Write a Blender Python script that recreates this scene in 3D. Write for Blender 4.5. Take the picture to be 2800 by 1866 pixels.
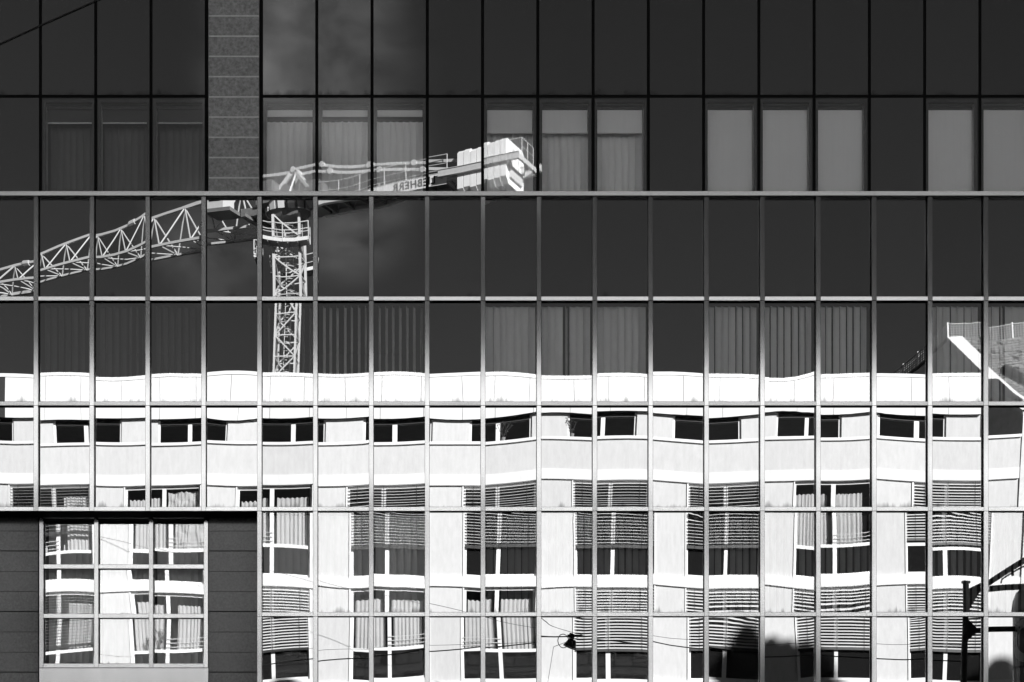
import bpy, math, random
from mathutils import Vector, Matrix
random.seed(7)
for o in list(bpy.data.objects): bpy.data.objects.remove(o, do_unlink=True)
SC = bpy.context.scene
COL = SC.collection

# ------------------------------------------------------------------ camera
F = 4300.0            # focal length in photo pixels (photo is 2800 x 1866)
PX, PY = 1208.0, 2300.0   # principal point (camera level, lens shifted up)
D = 22.0              # camera to glass facade
EYE = 1.6
cam_d = bpy.data.cameras.new('camera'); cam = bpy.data.objects.new('camera', cam_d); COL.objects.link(cam)
cam.location = (0, -D, EYE); cam.rotation_euler = (math.radians(90), 0, 0)
cam_d.sensor_width = 36; cam_d.lens = 36 * F / 2800
cam_d.shift_x = (1400 - PX) / 2800; cam_d.shift_y = (PY - 933) / 2800
cam_d.clip_start = 0.1; cam_d.clip_end = 2000
SC.camera = cam

# ------------------------------------------------------------------ light
AZ, KP = math.radians(30), 0.40         # sun azimuth to the right of +Y; profile slope in the YZ plane
EL = math.atan(KP * math.cos(AZ))
SUN = Vector((math.sin(AZ) * math.cos(EL), math.cos(AZ) * math.cos(EL), math.sin(EL)))
sd = bpy.data.lights.new('sun', 'SUN'); sd.energy = 5.0; sd.angle = math.radians(0.53); sd.color = (1, 1, 1)
so = bpy.data.objects.new('sun', sd); COL.objects.link(so)
so.rotation_euler = SUN.to_track_quat('Z', 'Y').to_euler(); so.location = (20, 20, 60)

W = bpy.data.worlds.new('World'); SC.world = W; W.use_nodes = True
nt = W.node_tree; nt.nodes.clear()
def N(t, **kw):
    n = nt.nodes.new(t)
    for k, v in kw.items(): setattr(n, k, v)
    return n
def L(a, b): nt.links.new(a, b)
def M(op, a, b=None, clamp=False):
    n = N('ShaderNodeMath', operation=op); n.use_clamp = clamp
    for i, s in enumerate((a, b)):
        if s is None: continue
        if isinstance(s, (int, float)): n.inputs[i].default_value = s
        else: L(s, n.inputs[i])
    return n.outputs[0]
sky = N('ShaderNodeTexSky', sky_type='NISHITA'); sky.sun_disc = False
sky.sun_elevation = EL; sky.sun_rotation = AZ; sky.altitude = 300; sky.air_density = 1.0; sky.dust_density = 0.3; sky.ozone_density = 1.5
sep = N('ShaderNodeSeparateColor'); L(sky.outputs[0], sep.inputs[0])
SKY_GAIN = 0.165
grey = M('MULTIPLY', sep.outputs[0], SKY_GAIN)          # red-filter black and white rendering of the sky
# thin clouds: soft patches spread round the whole sky, broken up by noise
tc = N('ShaderNodeTexCoord')
nz1 = N('ShaderNodeTexNoise'); nz1.inputs['Scale'].default_value = 13; nz1.inputs['Detail'].default_value = 8; nz1.inputs['Roughness'].default_value = 0.52
nz1.inputs['Distortion'].default_value = 0.25
mp = N('ShaderNodeMapping'); mp.inputs['Scale'].default_value = (1.0, 1.0, 1.9); mp.inputs['Rotation'].default_value = (0.1, 0.5, 0.2)
L(tc.outputs['Generated'], mp.inputs[0]); L(mp.outputs[0], nz1.inputs['Vector'])
tot = None
def pdir(x, y): return Vector(((x - PX) / F, -1, (PY - y) / F)).normalized()
clouds = [(pdir(860, 100), 0.085), (pdir(790, 230), 0.07), (pdir(860, 420), 0.085), (pdir(560, 660), 0.05), (pdir(960, 590), 0.05), 
          (Vector((.7, -.6, .3)), .12), (Vector((-.8, -.4, .4)), .14), (Vector((.2, .7, .5)), .16), (Vector((-.5, .6, .35)), .13),
          (Vector((.9, .2, .45)), .15), (Vector((.1, -.5, .85)), .14)]
for c, r in clouds:
    c = c.normalized()
    vd = N('ShaderNodeVectorMath', operation='DISTANCE'); L(tc.outputs['Generated'], vd.inputs[0]); vd.inputs[1].default_value = c
    mr = N('ShaderNodeMapRange', interpolation_type='SMOOTHERSTEP'); L(vd.outputs['Value'], mr.inputs[0])
    mr.inputs[1].default_value = r; mr.inputs[2].default_value = 0; mr.inputs[3].default_value = 0; mr.inputs[4].default_value = 1
    tot = mr.outputs[0] if tot is None else M('MAXIMUM', tot, mr.outputs[0])
cn = N('ShaderNodeMapRange'); L(nz1.outputs[0], cn.inputs[0]); cn.inputs[1].default_value = .36; cn.inputs[2].default_value = .72
CLOUD_GAIN = 1.2
cl = M('MULTIPLY', M('MULTIPLY', tot, cn.outputs[0]), CLOUD_GAIN)
tv = M('ADD', grey, cl)
cmb = N('ShaderNodeCombineColor')
for i in range(3): L(tv, cmb.inputs[i])
bg = N('ShaderNodeBackground'); bg.inputs['Strength'].default_value = 0.10
wo = N('ShaderNodeOutputWorld'); L(cmb.outputs[0], bg.inputs[0]); L(bg.outputs[0], wo.inputs[0])
SC.view_settings.view_transform = 'Standard'; SC.view_settings.look = 'None'
SC.view_settings.exposure = 1.5; SC.view_settings.gamma = 1.0; SC.view_settings.use_curve_mapping = False
SC.render.engine = 'CYCLES'
SC.cycles.max_bounces = 10; SC.cycles.glossy_bounces = 6; SC.cycles.transparent_max_bounces = 16; SC.cycles.diffuse_bounces = 4

# ------------------------------------------------------------------ pixel helpers
DV = 51.4                       # camera to the mirrored apartment front
YW = -(DV - D)                  # real y of the apartment front
def P(x, y, Y=0.0):             # photo pixel -> point on the plane Y (seen directly)
    k = (Y + D) / F
    return Vector(((x - PX) * k, Y, EYE + (PY - y) * k))
def V(x, y, dv=DV):             # photo pixel -> real point whose mirror image lies dv from the camera
    k = dv / F
    return Vector(((x - PX) * k, -(dv - D), EYE + (PY - y) * k))

# ------------------------------------------------------------------ mesh helpers
class MB:
    def __init__(s): s.v = []; s.f = []
    def box(s, x0, x1, y0, y1, z0, z1):
        b = len(s.v)
        s.v += [(x0,y0,z0),(x1,y0,z0),(x1,y1,z0),(x0,y1,z0),(x0,y0,z1),(x1,y0,z1),(x1,y1,z1),(x0,y1,z1)]
        s.f += [tuple(b+i for i in q) for q in ((0,3,2,1),(4,5,6,7),(0,1,5,4),(1,2,6,5),(2,3,7,6),(3,0,4,7))]
        return s
    def tube(s, p, q, r, n=6, r2=None):
        p = Vector(p); q = Vector(q); d = (q - p)
        if d.length < 1e-6: return s
        d.normalize(); a = d.orthogonal().normalized(); c = d.cross(a); b = len(s.v); r2 = r if r2 is None else r2
        for pt, rr in ((p, r), (q, r2)):
            for i in range(n):
                t = 2*math.pi*(i+.5)/n; s.v.append(tuple(pt + (a*math.cos(t) + c*math.sin(t))*rr))
        for i in range(n): s.f.append((b+i, b+(i+1) % n, b+n+(i+1) % n, b+n+i))
        s.f.append(tuple(b+i for i in reversed(range(n)))); s.f.append(tuple(b+n+i for i in range(n)))
        return s
    def path(s, pts, r, n=6):
        for a, b in zip(pts[:-1], pts[1:]): s.tube(a, b, r, n)
        return s
    def bar(s, p, q, w, h, up=(0,0,1)):       # rectangular bar
        p = Vector(p); q = Vector(q); d = (q-p).normalized(); up = Vector(up)
        a = d.cross(up)
        if a.length < 1e-4: a = d.cross(Vector((1,0,0)))
        a.normalize(); u = a.cross(d); b = len(s.v)
        for pt in (p, q):
            for i, j in ((-1,-1),(1,-1),(1,1),(-1,1)): s.v.append(tuple(pt + a*(w/2*i) + u*(h/2*j)))
        s.f += [tuple(b+i for i in q_) for q_ in ((0,1,2,3),(7,6,5,4),(0,4,5,1),(1,5,6,2),(2,6,7,3),(3,7,4,0))]
        return s
    def prism(s, prof, o, a, u, d, l):        # profile (list of 2d) in axes a,u at o, extruded l along d
        o = Vector(o); a = Vector(a); u = Vector(u); d = Vector(d); b = len(s.v); n = len(prof)
        for k in (0, 1):
            for (i, j) in prof: s.v.append(tuple(o + a*i + u*j + d*(l*k)))
        for i in range(n): s.f.append((b+i, b+(i+1) % n, b+n+(i+1) % n, b+n+i))
        s.f.append(tuple(b+i for i in reversed(range(n)))); s.f.append(tuple(b+n+i for i in range(n)))
        return s
    def quad(s, *pts):
        b = len(s.v); s.v += [tuple(p) for p in pts]; s.f.append(tuple(range(b, b+len(pts)))); return s
    def mesh(s, name, org=(0,0,0)):
        m = bpy.data.meshes.new(name); ox, oy, oz = org
        m.from_pydata([(x-ox, y-oy, z-oz) for x, y, z in s.v], [], s.f); m.update()
        import bmesh
        bm = bmesh.new(); bm.from_mesh(m); bmesh.ops.recalc_face_normals(bm, faces=bm.faces); bm.to_mesh(m); bm.free()
        return m
    def build(s, name, mat, parent=None, smooth=False, label=None, cat=None, group=None, kind=None, org=None):
        if org is None: org = ORG.get(parent.name, (0,0,0)) if parent else (0,0,0)
        m = s.mesh(name, org); m.materials.append(mat)
        if smooth:
            for p in m.polygons: p.use_smooth = True
        o = bpy.data.objects.new(name, m); COL.objects.link(o)
        if parent: o.parent = parent
        else: o.location = org
        ORG[o.name] = tuple(org)
        tag(o, label, cat, group, kind); return o
ORG = {}
def tag(o, label=None, cat=None, group=None, kind=None):
    for k, v in (('label', label), ('category', cat), ('group', group), ('kind', kind)):
        if v: o[k] = v
def thing(name, loc, label, cat, group=None):
    o = bpy.data.objects.new(name, None); COL.objects.link(o); o.location = loc; o.empty_display_size = .3
    ORG[o.name] = tuple(loc); tag(o, label, cat, group); return o
def inst(name, mesh, parent, loc, rz=0, label=None):  # shared-mesh piece, absolute location
    o = bpy.data.objects.new(name, mesh); COL.objects.link(o); og = ORG[parent.name]
    o.parent = parent; o.location = (loc[0]-og[0], loc[1]-og[1], loc[2]-og[2]); o.rotation_euler[2] = rz
    ORG[o.name] = tuple(loc)
    return o

# ------------------------------------------------------------------ materials (all greys: black-and-white photograph)
def mat(name, v, rough=.6, metal=0, spec=.4, noise=0, nscale=8, bump=0, bscale=60, stretch=None, coat=0, vary=0):
    m = bpy.data.materials.new(name); m.use_nodes = True; t = m.node_tree; b = t.nodes['Principled BSDF']
    b.inputs['Base Color'].default_value = (v, v, v, 1); b.inputs['Roughness'].default_value = rough
    b.inputs['Metallic'].default_value = metal; b.inputs['Specular IOR Level'].default_value = spec
    if coat: b.inputs['Coat Weight'].default_value = coat; b.inputs['Coat Roughness'].default_value = .08
    if noise or bump:
        tcn = t.nodes.new('ShaderNodeTexCoord'); mpn = t.nodes.new('ShaderNodeMapping'); t.links.new(tcn.outputs['Object'], mpn.inputs[0])
        if stretch: mpn.inputs['Scale'].default_value = stretch
        oi = t.nodes.new('ShaderNodeObjectInfo'); sc = t.nodes.new('ShaderNodeVectorMath'); sc.operation = 'SCALE'
        cx = t.nodes.new('ShaderNodeCombineXYZ'); t.links.new(oi.outputs['Random'], cx.inputs[0]); t.links.new(oi.outputs['Random'], cx.inputs[2])
        t.links.new(cx.outputs[0], sc.inputs[0]); sc.inputs['Scale'].default_value = 37
        t.links.new(sc.outputs[0], mpn.inputs['Location'])
    if noise:
        n = t.nodes.new('ShaderNodeTexNoise'); n.inputs['Scale'].default_value = nscale; n.inputs['Detail'].default_value = 8; n.inputs['Roughness'].default_value = .65
        t.links.new(mpn.outputs[0], n.inputs['Vector'])
        r = t.nodes.new('ShaderNodeMapRange'); r.inputs[1].default_value = .3; r.inputs[2].default_value = .7
        r.inputs[3].default_value = v*(1-noise); r.inputs[4].default_value = min(.92, v*(1+noise)); t.links.new(n.outputs[0], r.inputs[0])
        if vary:
            vm = t.nodes.new('ShaderNodeMapRange'); t.links.new(oi.outputs['Random'], vm.inputs[0]); vm.inputs[3].default_value = 1-vary; vm.inputs[4].default_value = 1+vary
            vx = t.nodes.new('ShaderNodeMath'); vx.operation = 'MULTIPLY'; t.links.new(r.outputs[0], vx.inputs[0]); t.links.new(vm.outputs[0], vx.inputs[1]); r = vx
        c = t.nodes.new('ShaderNodeCombineColor')
        for i in range(3): t.links.new(r.outputs[0], c.inputs[i])
        t.links.new(c.outputs[0], b.inputs['Base Color'])
    if bump:
        n2 = t.nodes.new('ShaderNodeTexNoise'); n2.inputs['Scale'].default_value = bscale; n2.inputs['Detail'].default_value = 5
        t.links.new(mpn.outputs[0], n2.inputs['Vector'])
        bp = t.nodes.new('ShaderNodeBump'); bp.inputs['Strength'].default_value = bump; bp.inputs['Distance'].default_value = .01
        t.links.new(n2.outputs[0], bp.inputs['Height']); t.links.new(bp.outputs[0], b.inputs['Normal'])
    return m
def glass_mat(name, refl, trans, back, dirt=True):
    m = bpy.data.materials.new(name); m.use_nodes = True; t = m.node_tree; t.nodes.clear()
    def n(k): return t.nodes.new(k)
    g = n('ShaderNodeBsdfGlossy'); g.inputs['Roughness'].default_value = 0.0; g.inputs['Color'].default_value = (1,1,1,1)
    if trans > 0:
        b = n('ShaderNodeBsdfTransparent'); b.inputs['Color'].default_value = (trans,)*3 + (1,)
    else:
        b = n('ShaderNodeBsdfDiffuse'); b.inputs['Color'].default_value = (back,)*3 + (1,)
    mx = n('ShaderNodeMixShader'); mx.inputs[0].default_value = refl; t.links.new(b.outputs[0], mx.inputs[1]); t.links.new(g.outputs[0], mx.inputs[2])
    out = n('ShaderNodeOutputMaterial'); last = mx.outputs[0]
    if dirt:   # grime gathered along the lower edge of the pane and a thin film of dust
        tcn = n('ShaderNodeTexCoord'); sp = n('ShaderNodeSeparateXYZ'); t.links.new(tcn.outputs['Generated'], sp.inputs[0])
        oi = n('ShaderNodeObjectInfo')
        def mth(op, a, c, cl=False):
            q = n('ShaderNodeMath'); q.operation = op; q.use_clamp = cl
            for i, s in enumerate((a, c)):
                if isinstance(s, (int, float)): q.inputs[i].default_value = s
                else: t.links.new(s, q.inputs[i])
            return q.outputs[0]
        cx = n('ShaderNodeCombineXYZ'); t.links.new(sp.outputs[0], cx.inputs[0]); t.links.new(mth('MULTIPLY', oi.outputs['Random'], 91), cx.inputs[1])
        t.links.new(mth('MULTIPLY', sp.outputs[2], .12), cx.inputs[2])
        nn = n('ShaderNodeTexNoise'); nn.inputs['Scale'].default_value = 3.2; nn.inputs['Detail'].default_value = 6; nn.inputs['Roughness'].default_value = .7
        t.links.new(cx.outputs[0], nn.inputs['Vector'])
        hgt = mth('MULTIPLY', mth('SUBTRACT', nn.outputs[0], .42), .38)           # height of the grime line
        ed = mth('DIVIDE', mth('SUBTRACT', hgt, sp.outputs[2]), .05, True)
        ed = mth('MULTIPLY', ed, .55)
        # faint vertical run-off streaks
        cy = n('ShaderNodeCombineXYZ'); t.links.new(mth('MULTIPLY', sp.outputs[0], 26), cy.inputs[0]); t.links.new(mth('MULTIPLY', oi.outputs['Random'], 57), cy.inputs[1]); t.links.new(sp.outputs[2], cy.inputs[2])
        n2 = n('ShaderNodeTexNoise'); n2.inputs['Scale'].default_value = 1.0; n2.inputs['Detail'].default_value = 4; t.links.new(cy.outputs[0], n2.inputs['Vector'])
        st = mth('MULTIPLY', mth('SUBTRACT', n2.outputs[0], .45, True), .10)
        tot = mth('ADD', ed, st, True)
        df = n('ShaderNodeBsdfDiffuse'); df.inputs['Color'].default_value = (.03,.03,.03,1)
        m2 = n('ShaderNodeMixShader'); t.links.new(tot, m2.inputs[0]); t.links.new(last, m2.inputs[1]); t.links.new(df.outputs[0], m2.inputs[2]); last = m2.outputs[0]
    if dirt:
        q_ = mth('MULTIPLY', mth('ADD', mth('MULTIPLY', oi.outputs['Random'], .14), .93), refl); t.links.new(q_, mx.inputs[0])
    t.links.new(last, out.inputs[0]); return m

REFL = 0.37
MT = dict(
    glass=glass_mat('vision_glass', REFL, .95, 0),
    uglass=glass_mat('clear_vision_glass', .29, .97, 0),
    spandrel=glass_mat('spandrel_glass', REFL, 0, .006),
    alu=mat('brushed_aluminium', .46, .12, 1),
    alu_h=mat('brushed_aluminium_cap', .40, .24, 1, noise=.10, nscale=1.5, stretch=(.6,1,1)),
    alu_b=mat('ledge_aluminium', .23, .26, 1, noise=.08, nscale=1.5, stretch=(.5,1,1)),
    alu_l=mat('bright_aluminium_cap', .58, .22, 1, noise=.10, nscale=1.5, stretch=(.6,1,1)),
    net=mat('net_cord', .40, .7),
    house_wall=mat('pale_grey_stucco', .7, .9, noise=.12, nscale=2),
    sheet=mat('metal_sheet', .50, .20, 1, noise=.08, nscale=3, bump=.06, bscale=2.2, stretch=(1.5,1,.2)),
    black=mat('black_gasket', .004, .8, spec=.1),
    dark=mat('dark_interior', .08, .9),
    stone=mat('grey_limestone', .25, .5, 0, .4, noise=.42, nscale=22, bump=.15, bscale=90, vary=.08),
    stone_lo=mat('polished_limestone', .058, .13, 0, .5, noise=.55, nscale=34, bump=.012, bscale=90, vary=.28),
    ledge=mat('pale_joint', .52, .7, noise=.15, nscale=20),
    frame=mat('inner_frame', .035, .5),
    reveal=mat('reveal_paint', .6, .6),
    slat=mat('blind_slat', .90, .8, noise=.05, nscale=5),
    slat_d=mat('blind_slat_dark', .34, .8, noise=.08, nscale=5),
    fabric=mat('roller_fabric', .92, .85, noise=.03, nscale=4),
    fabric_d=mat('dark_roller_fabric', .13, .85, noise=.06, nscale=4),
    white=mat('white_paint', .80, .5, noise=.03, nscale=3),
    render_w=mat('white_render', .78, .85, noise=.06, nscale=4, bump=.1, bscale=40, stretch=(1.6,1.6,.3)),
    plaster=mat('scratched_plaster', .62, .9, noise=.07, nscale=6, bump=.25, bscale=70, stretch=(1.6,1.6,.45)),
    dark_m=mat('dark_matt', .03, .6),
    venet=mat('aluminium_blind', .75, .4, 0, .5),
    curtain=mat('white_curtain', .62, .9, noise=.06, nscale=2),
    wglass=glass_mat('window_glass', .09, .88, 0, dirt=False),
    dpanel=glass_mat('dark_panel_glass', .07, 0, .012, dirt=False),
    crane=mat('crane_paint', .56, .45, noise=.06, nscale=6),
    crane_g=mat('crane_steel', .16, .5, noise=.2, nscale=5),
    crane_w=mat('galvanised_steel', .62, .5, noise=.15, nscale=9),
    concrete=mat('concrete_ballast', .88, .85, noise=.08, nscale=2.5, stretch=(2,2,.5)),
    ink=mat('sign_ink', .01, .6),
    steel=mat('dark_steel', .035, .45, noise=.3, nscale=12),
    wire=mat('dark_cable', .02, .6),
    asphalt=mat('asphalt', .05, .9, noise=.3, nscale=3),
    paving=mat('paving', .20, .85, noise=.2, nscale=2),
    kerb=mat('kerb_stone', .3, .8, noise=.15, nscale=6),
    tile=mat('clay_tile', .22, .75, noise=.55, nscale=7),
    grey_wall=mat('grey_stucco', .27, .9, noise=.12, nscale=2),
    leaf=mat('leaf', .06, .6), bark=mat('bark', .08, .9), plastic=mat('white_plastic', .75, .35))

# ------------------------------------------------------------------ ground, road, pavements
MB().quad((-600,-700,0),(600,-700,0),(600,600,0),(-600,600,0)).build('ground', MT['asphalt'], kind='structure')
MB().quad((-150,-18,.004),(150,-18,.004),(150,-5,.004),(-150,-5,.004)).build('road', MT['asphalt'], kind='structure')
MB().box(-150,150,-4.7,-.3,.0,.13).build('pavement', MT['paving'], kind='structure')
MB().box(-150,150,-5,-4.7,.0,.12).build('kerb', MT['kerb'], kind='structure')
MB().box(-150,150,YW-.6,-18.3,.0,.13).build('pavement', MT['paving'], kind='structure')
MB().box(-150,150,-18.3,-18,.0,.12).build('kerb', MT['kerb'], kind='structure')
mk = MB()
for i in range(-24, 25): mk.box(i*6-1.5, i*6+1.5, -11.56, -11.44, .005, .009)
mk.build('lane_marking', MT['white'], kind='structure')

# ================================================================== glass office building
off = thing('glass_office_building', (0, 3, 0), 'glass curtain wall office building with aluminium grid and stone strips', 'building')
PITCH, X0 = 152.85, 98.0        # lower grid
UP, UX0, YU = 151.1, 110.7, 0.0
YU = D * (PITCH/UP - 1)         # upper glass stands back by this much
YR = D * (PITCH/150.1 - 1)      # recessed bay at lower left
K0, K1 = -4, 22
U = [0, .12, .38, .62, .88, 1]; VV = [0, .10, .35, .65, .90, 1]
KPIX = F / DV                   # px per metre on the apartment front
SENS = 2 * (DV - D) * KPIX      # px shift of the apartment reflection per radian of pane tilt
rnd = random.Random(11)
def pane(x0, x1, z0, z1, Y, m, prof=None, amp=1.0, parent=off):
    """One pane of float glass; slightly bowed (normals), so that its reflections waver."""
    if prof is None:
        b = rnd.gauss(0, 3.4)*amp; c = rnd.gauss(0, 3.0)*amp; q = rnd.gauss(0, 3.0)*amp
        prof = (b - c + q, b, b + c + q)
    l, md, r = prof
    c1 = rnd.gauss(0, 3.8)*amp; c2 = rnd.gauss(0, 4.0)*amp; c3 = rnd.gauss(0, 2.8)*amp; e1 = rnd.gauss(0, 12)*amp; e2 = rnd.gauss(0, 10)*amp
    vt, nn = [], []
    for v in VV:
        for u in U:
            vt.append((x0 + (x1-x0)*u, Y, z0 + (z1-z0)*v))
            w = 2*u - 1
            # quadratic through left / middle / right
            dy = md + (r-l)/2*w + ((r+l)/2 - md)*w*w
            edge = (e1 if v > .8 else 0) * max(0, (v-.8)/.2)**2 * (.4 + .6*math.sin(3*u + c1)) + (e2 if v < .2 else 0) * max(0, (.2-v)/.2)**2
            dy += c3*(v-.3)*2 + edge
            dx = c1 + c2*w + c3*(2*v-1)*1.2
            nn.append(Vector((dx/SENS, -1, dy/SENS)).normalized())
    fs = []
    nu = len(U)
    for j in range(len(VV)-1):
        for i in range(nu-1):
            a = j*nu + i; fs.append((a, a+1, a+nu+1, a+nu))
    og = ORG[parent.name]
    me = bpy.data.meshes.new('glass_pane'); me.from_pydata([(x-og[0], y-og[1], z-og[2]) for x, y, z in vt], [], fs); me.update()
    for p in me.polygons: p.use_smooth = True
    me.normals_split_custom_set_from_vertices([tuple(q) for q in nn])
    me.materials.append(m)
    o = bpy.data.objects.new('glass_pane', me); COL.objects.link(o); o.parent = parent; return o

CAPD, STEM = .062, .044         # cap stands off the glass by CAPD; dark stem behind
def cap_profile(w, tilt=0.0, c=.004, t=.018):
    # 2d profile: first axis across, second axis outward (-Y). tilt pulls the lower edge back
    h = w/2
    return [(-h, 0), (h, 0), (h, t-c), (h-c, t), (-h+c, t-tilt), (-h, t-c-tilt)]
def mullion(x, z0, z1, w, Y, mt='alu'):
    o = MB().prism(cap_profile(w), (x, Y-STEM, z0+.003), (1,0,0), (0,-1,0), (0,0,1), z1-z0-.006).build('mullion', MT[mt], off)
    MB().box(x-w/2+.003, x+w/2-.003, Y-STEM, Y-.001, z0, z1).build('gasket', MT['black'], o)
    return o
def transom(x0, x1, zc, w, Y, tilt=.0035, mt='alu_h', extra=0):
    o = MB().prism(cap_profile(w, tilt, t=.018+extra), (x0, Y-STEM, zc), (0,0,1), (0,-1,0), (1,0,0), x1-x0).build('transom', MT[mt], off)
    MB().box(x0, x1, Y-STEM, Y-.001, zc-w/2+.003, zc+w/2-.003).build('gasket', MT['black'], o)
    return o

S = (D-.062)/F           # the caps' front plane was measured
lowX = lambda k: (X0 + PITCH*k - PX)*S
zl = lambda y: EYE + (PY - y)*S
MW = 13*S; TW = 11.5*S
TR = [529, 816.5, 1103.5, 1392, 1680, 1967.5]       # transom centre lines
roof_meas = {-1:(1027,1026,1029),0:(1024.5,1023,1026),1:(1032,1034,1029),2:(1028,1024.5,1027),3:(1023.7,1019,1021.5),4:(1023,1023,1026),
 5:(1027,1029,1024.5),6:(1024,1021.5,1026),7:(1027.7,1024.5,1021.5),8:(1021.5,1021,1027),9:(1030,1031,1030),10:(1028,1025,1029),11:(1022,1022,1027),
 12:(1026,1027,1029.5),13:(1034,1035.7,1019),14:(1028,1024.5,1023),15:(1027,1027,1030),16:(1027,1025.5,1025.5)}
sill_meas = {0:(1216,1214,1213),1:(1215,1217,1215),2:(1218,1217,1214),3:(1212,1215,1215),4:(1216,1216,1213),5:(1217,1216,1212),6:(1216,1215,1211),
 7:(1215,1215,1215),8:(1216,1210,1201.6),9:(1199,1200,1202.6),10:(1203.6,1201.6,1202.6),11:(1201.6,1207.5,1213),12:(1211,1208.5,1205),13:(1205,1203.6,1201),
 14:(1203.6,1203.6,1200),15:(1197.7,1203.6,1208.5),16:(1202.6,1203.6,1203.6),17:(1201.6,1198,1194)}
def is_win(k): return k >= 0 and k % 4 != 3 or (k < 0 and (k % 4) != 3)
RECESS = lambda k: k <= 3       # below the third storey the first cells step back
for k in range(K0, K1):
    xa, xb = lowX(k) + MW/2, lowX(k+1) - MW/2
    for r in range(5):
        if r >= 3 and RECESS(k): continue
        z1, z0 = zl(TR[r]) - TW/2, zl(TR[r+1]) + TW/2
        win = (r % 2 == 1) and is_win(k)
        prof = None
        if r == 1 and k in roof_meas: prof = tuple((q - 1026)*.94 for q in roof_meas[k])
        if r == 2 and k in sill_meas: prof = tuple(q - 1209 for q in sill_meas[k])
        pane(xa-.01, xb+.01, z0-.01, z1+.01, 0, MT['glass' if win else 'spandrel'], prof)
    if not RECESS(k):
        pane(xa-.01, xb+.01, .35, zl(TR[5])-TW/2, 0, MT['spandrel'])
    for r in range(1, 6):
        if r >= 4 and RECESS(k): continue
        transom(xa+.001, xb-.001, zl(TR[r]), TW, 0, tilt=(0, .0035, .0018, .0004, 0, 0)[r], mt='alu_h' if r < 3 else 'alu_l')
for k in range(K0, K1+1):
    for r in range(5):
        if r >= 3 and k <= 3: continue
        zt = zl(TR[r]) - (6.2*S if r == 0 else TW/2)
        mullion(lowX(k), zl(TR[r+1]) - TW/2, zt, MW, 0)
    if k > 3: mullion(lowX(k), .15, zl(TR[5])-TW/2, MW, 0)
MB().box(lowX(4), lowX(K1), -.05, .4, .13, .35).build('plinth', MT['stone_lo'], off)
# ledge cap over the projecting storeys, in lengths of four bays
zc = EYE + (PY-529)*(D-.088)/F; hb = 12*S
for k in range(K0-1, K1, 4):
    a, b = lowX(max(K0, k)) - (MW/2 if k < K0 else 0), lowX(min(K1, k+4))
    prof = [(-hb/2, .05), (hb/2, .05), (hb/2+.02, -.33), (hb/2, CAPD+.028), (-hb/2, CAPD+.021), (-hb/2, CAPD), (-hb/2+.004, CAPD)]
    prof = [(-hb/2, -YU+.002), (hb/2+.004, -YU+.002), (hb/2, CAPD+.026), (hb/2-.003, CAPD+.028), (-hb/2+.003, CAPD+.022), (-hb/2, CAPD+.019)]
    MB().prism(prof, (a+.0015, 0, zc), (0,0,1), (0,-1,0), (1,0,0), b-a-.003).build('ledge_cap', MT['alu_b'], off)
# ---- upper storeys (standing back)
SU = (D+YU)/F
upX = lambda k: (UX0 + UP*k - PX)*SU
zu = lambda y: EYE + (PY - y)*SU
SEAM = 8.5*SU
UT = [264, -19, -302, -585, -868]
ztop = zu(UT[-1])
WINU = {1:'dark',2:'dark',3:'dark',5:'vert',6:'vert',7:'vert',9:'half',10:'half',11:'half',13:'roll',14:'roll',15:'roll',17:'roll',18:'roll',19:'roll',21:'vert'}
STONEU = 4 - 1                   # cell between seam 3 and seam 4 is the stone strip (cell k lies between seams k and k+1)
def ucell(k): return k + 1        # photo column number of cell k
for k in range(K0, K1):
    if k == STONEU: continue
    xa, xb = upX(k) + SEAM/2, upX(k+1) - SEAM/2
    rows = [(560, 264)] + [(UT[i], UT[i+1]) for i in range(4)]
    for i, (yb, yt) in enumerate(rows):
        win = (i == 0 and ucell(k) in WINU) or (i in (2, 4) and is_win(k))
        pane(xa, xb, zu(yb)+SEAM/2, zu(yt)-SEAM/2, YU, MT['uglass' if win else 'spandrel'], amp=.8)
for k in range(K0, K1+1):
    MB().box(upX(k)-SEAM/2-.004, upX(k)+SEAM/2+.004, YU+.012, YU+.05, zu(545), ztop).build('seam', MT['black'], off)
for y in UT:
    for a, b in ((K0, STONEU), (STONEU+1, K1)):
        MB().box(upX(a), upX(b), YU+.010, YU+.045, zu(y)-SEAM/2-.004, zu(y)+SEAM/2+.004).build('seam', MT['black'], off)
MB().box(upX(K0)-.1, upX(K1)+.1, YU-.03, YU+.35, ztop, ztop+.16).build('coping', MT['alu_h'], off)
# stone strip: slabs with pale recessed joints
xa, xb = upX(STONEU)+SEAM*.8, upX(STONEU+1)-SEAM*.8
MB().box(xa, xb, YU-.0085, YU+.06, zu(545), ztop).build('joint_backing', MT['ledge'], off)
ys = [540+55.3*0 - 55.3*i for i in range(0, 26)]
for i in range(26):
    yb = 540.5 - 55.3*i
    zb_, zt_ = zu(yb), min(zu(yb-50.8), ztop)
    if zb_ >= ztop-.05: break
    MB().box(xa-.002, xb+.002, YU-.012 + random.uniform(-.0015,.0015), YU+.02, zb_, zt_).build('stone_slab', MT['stone'], off)
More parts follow.
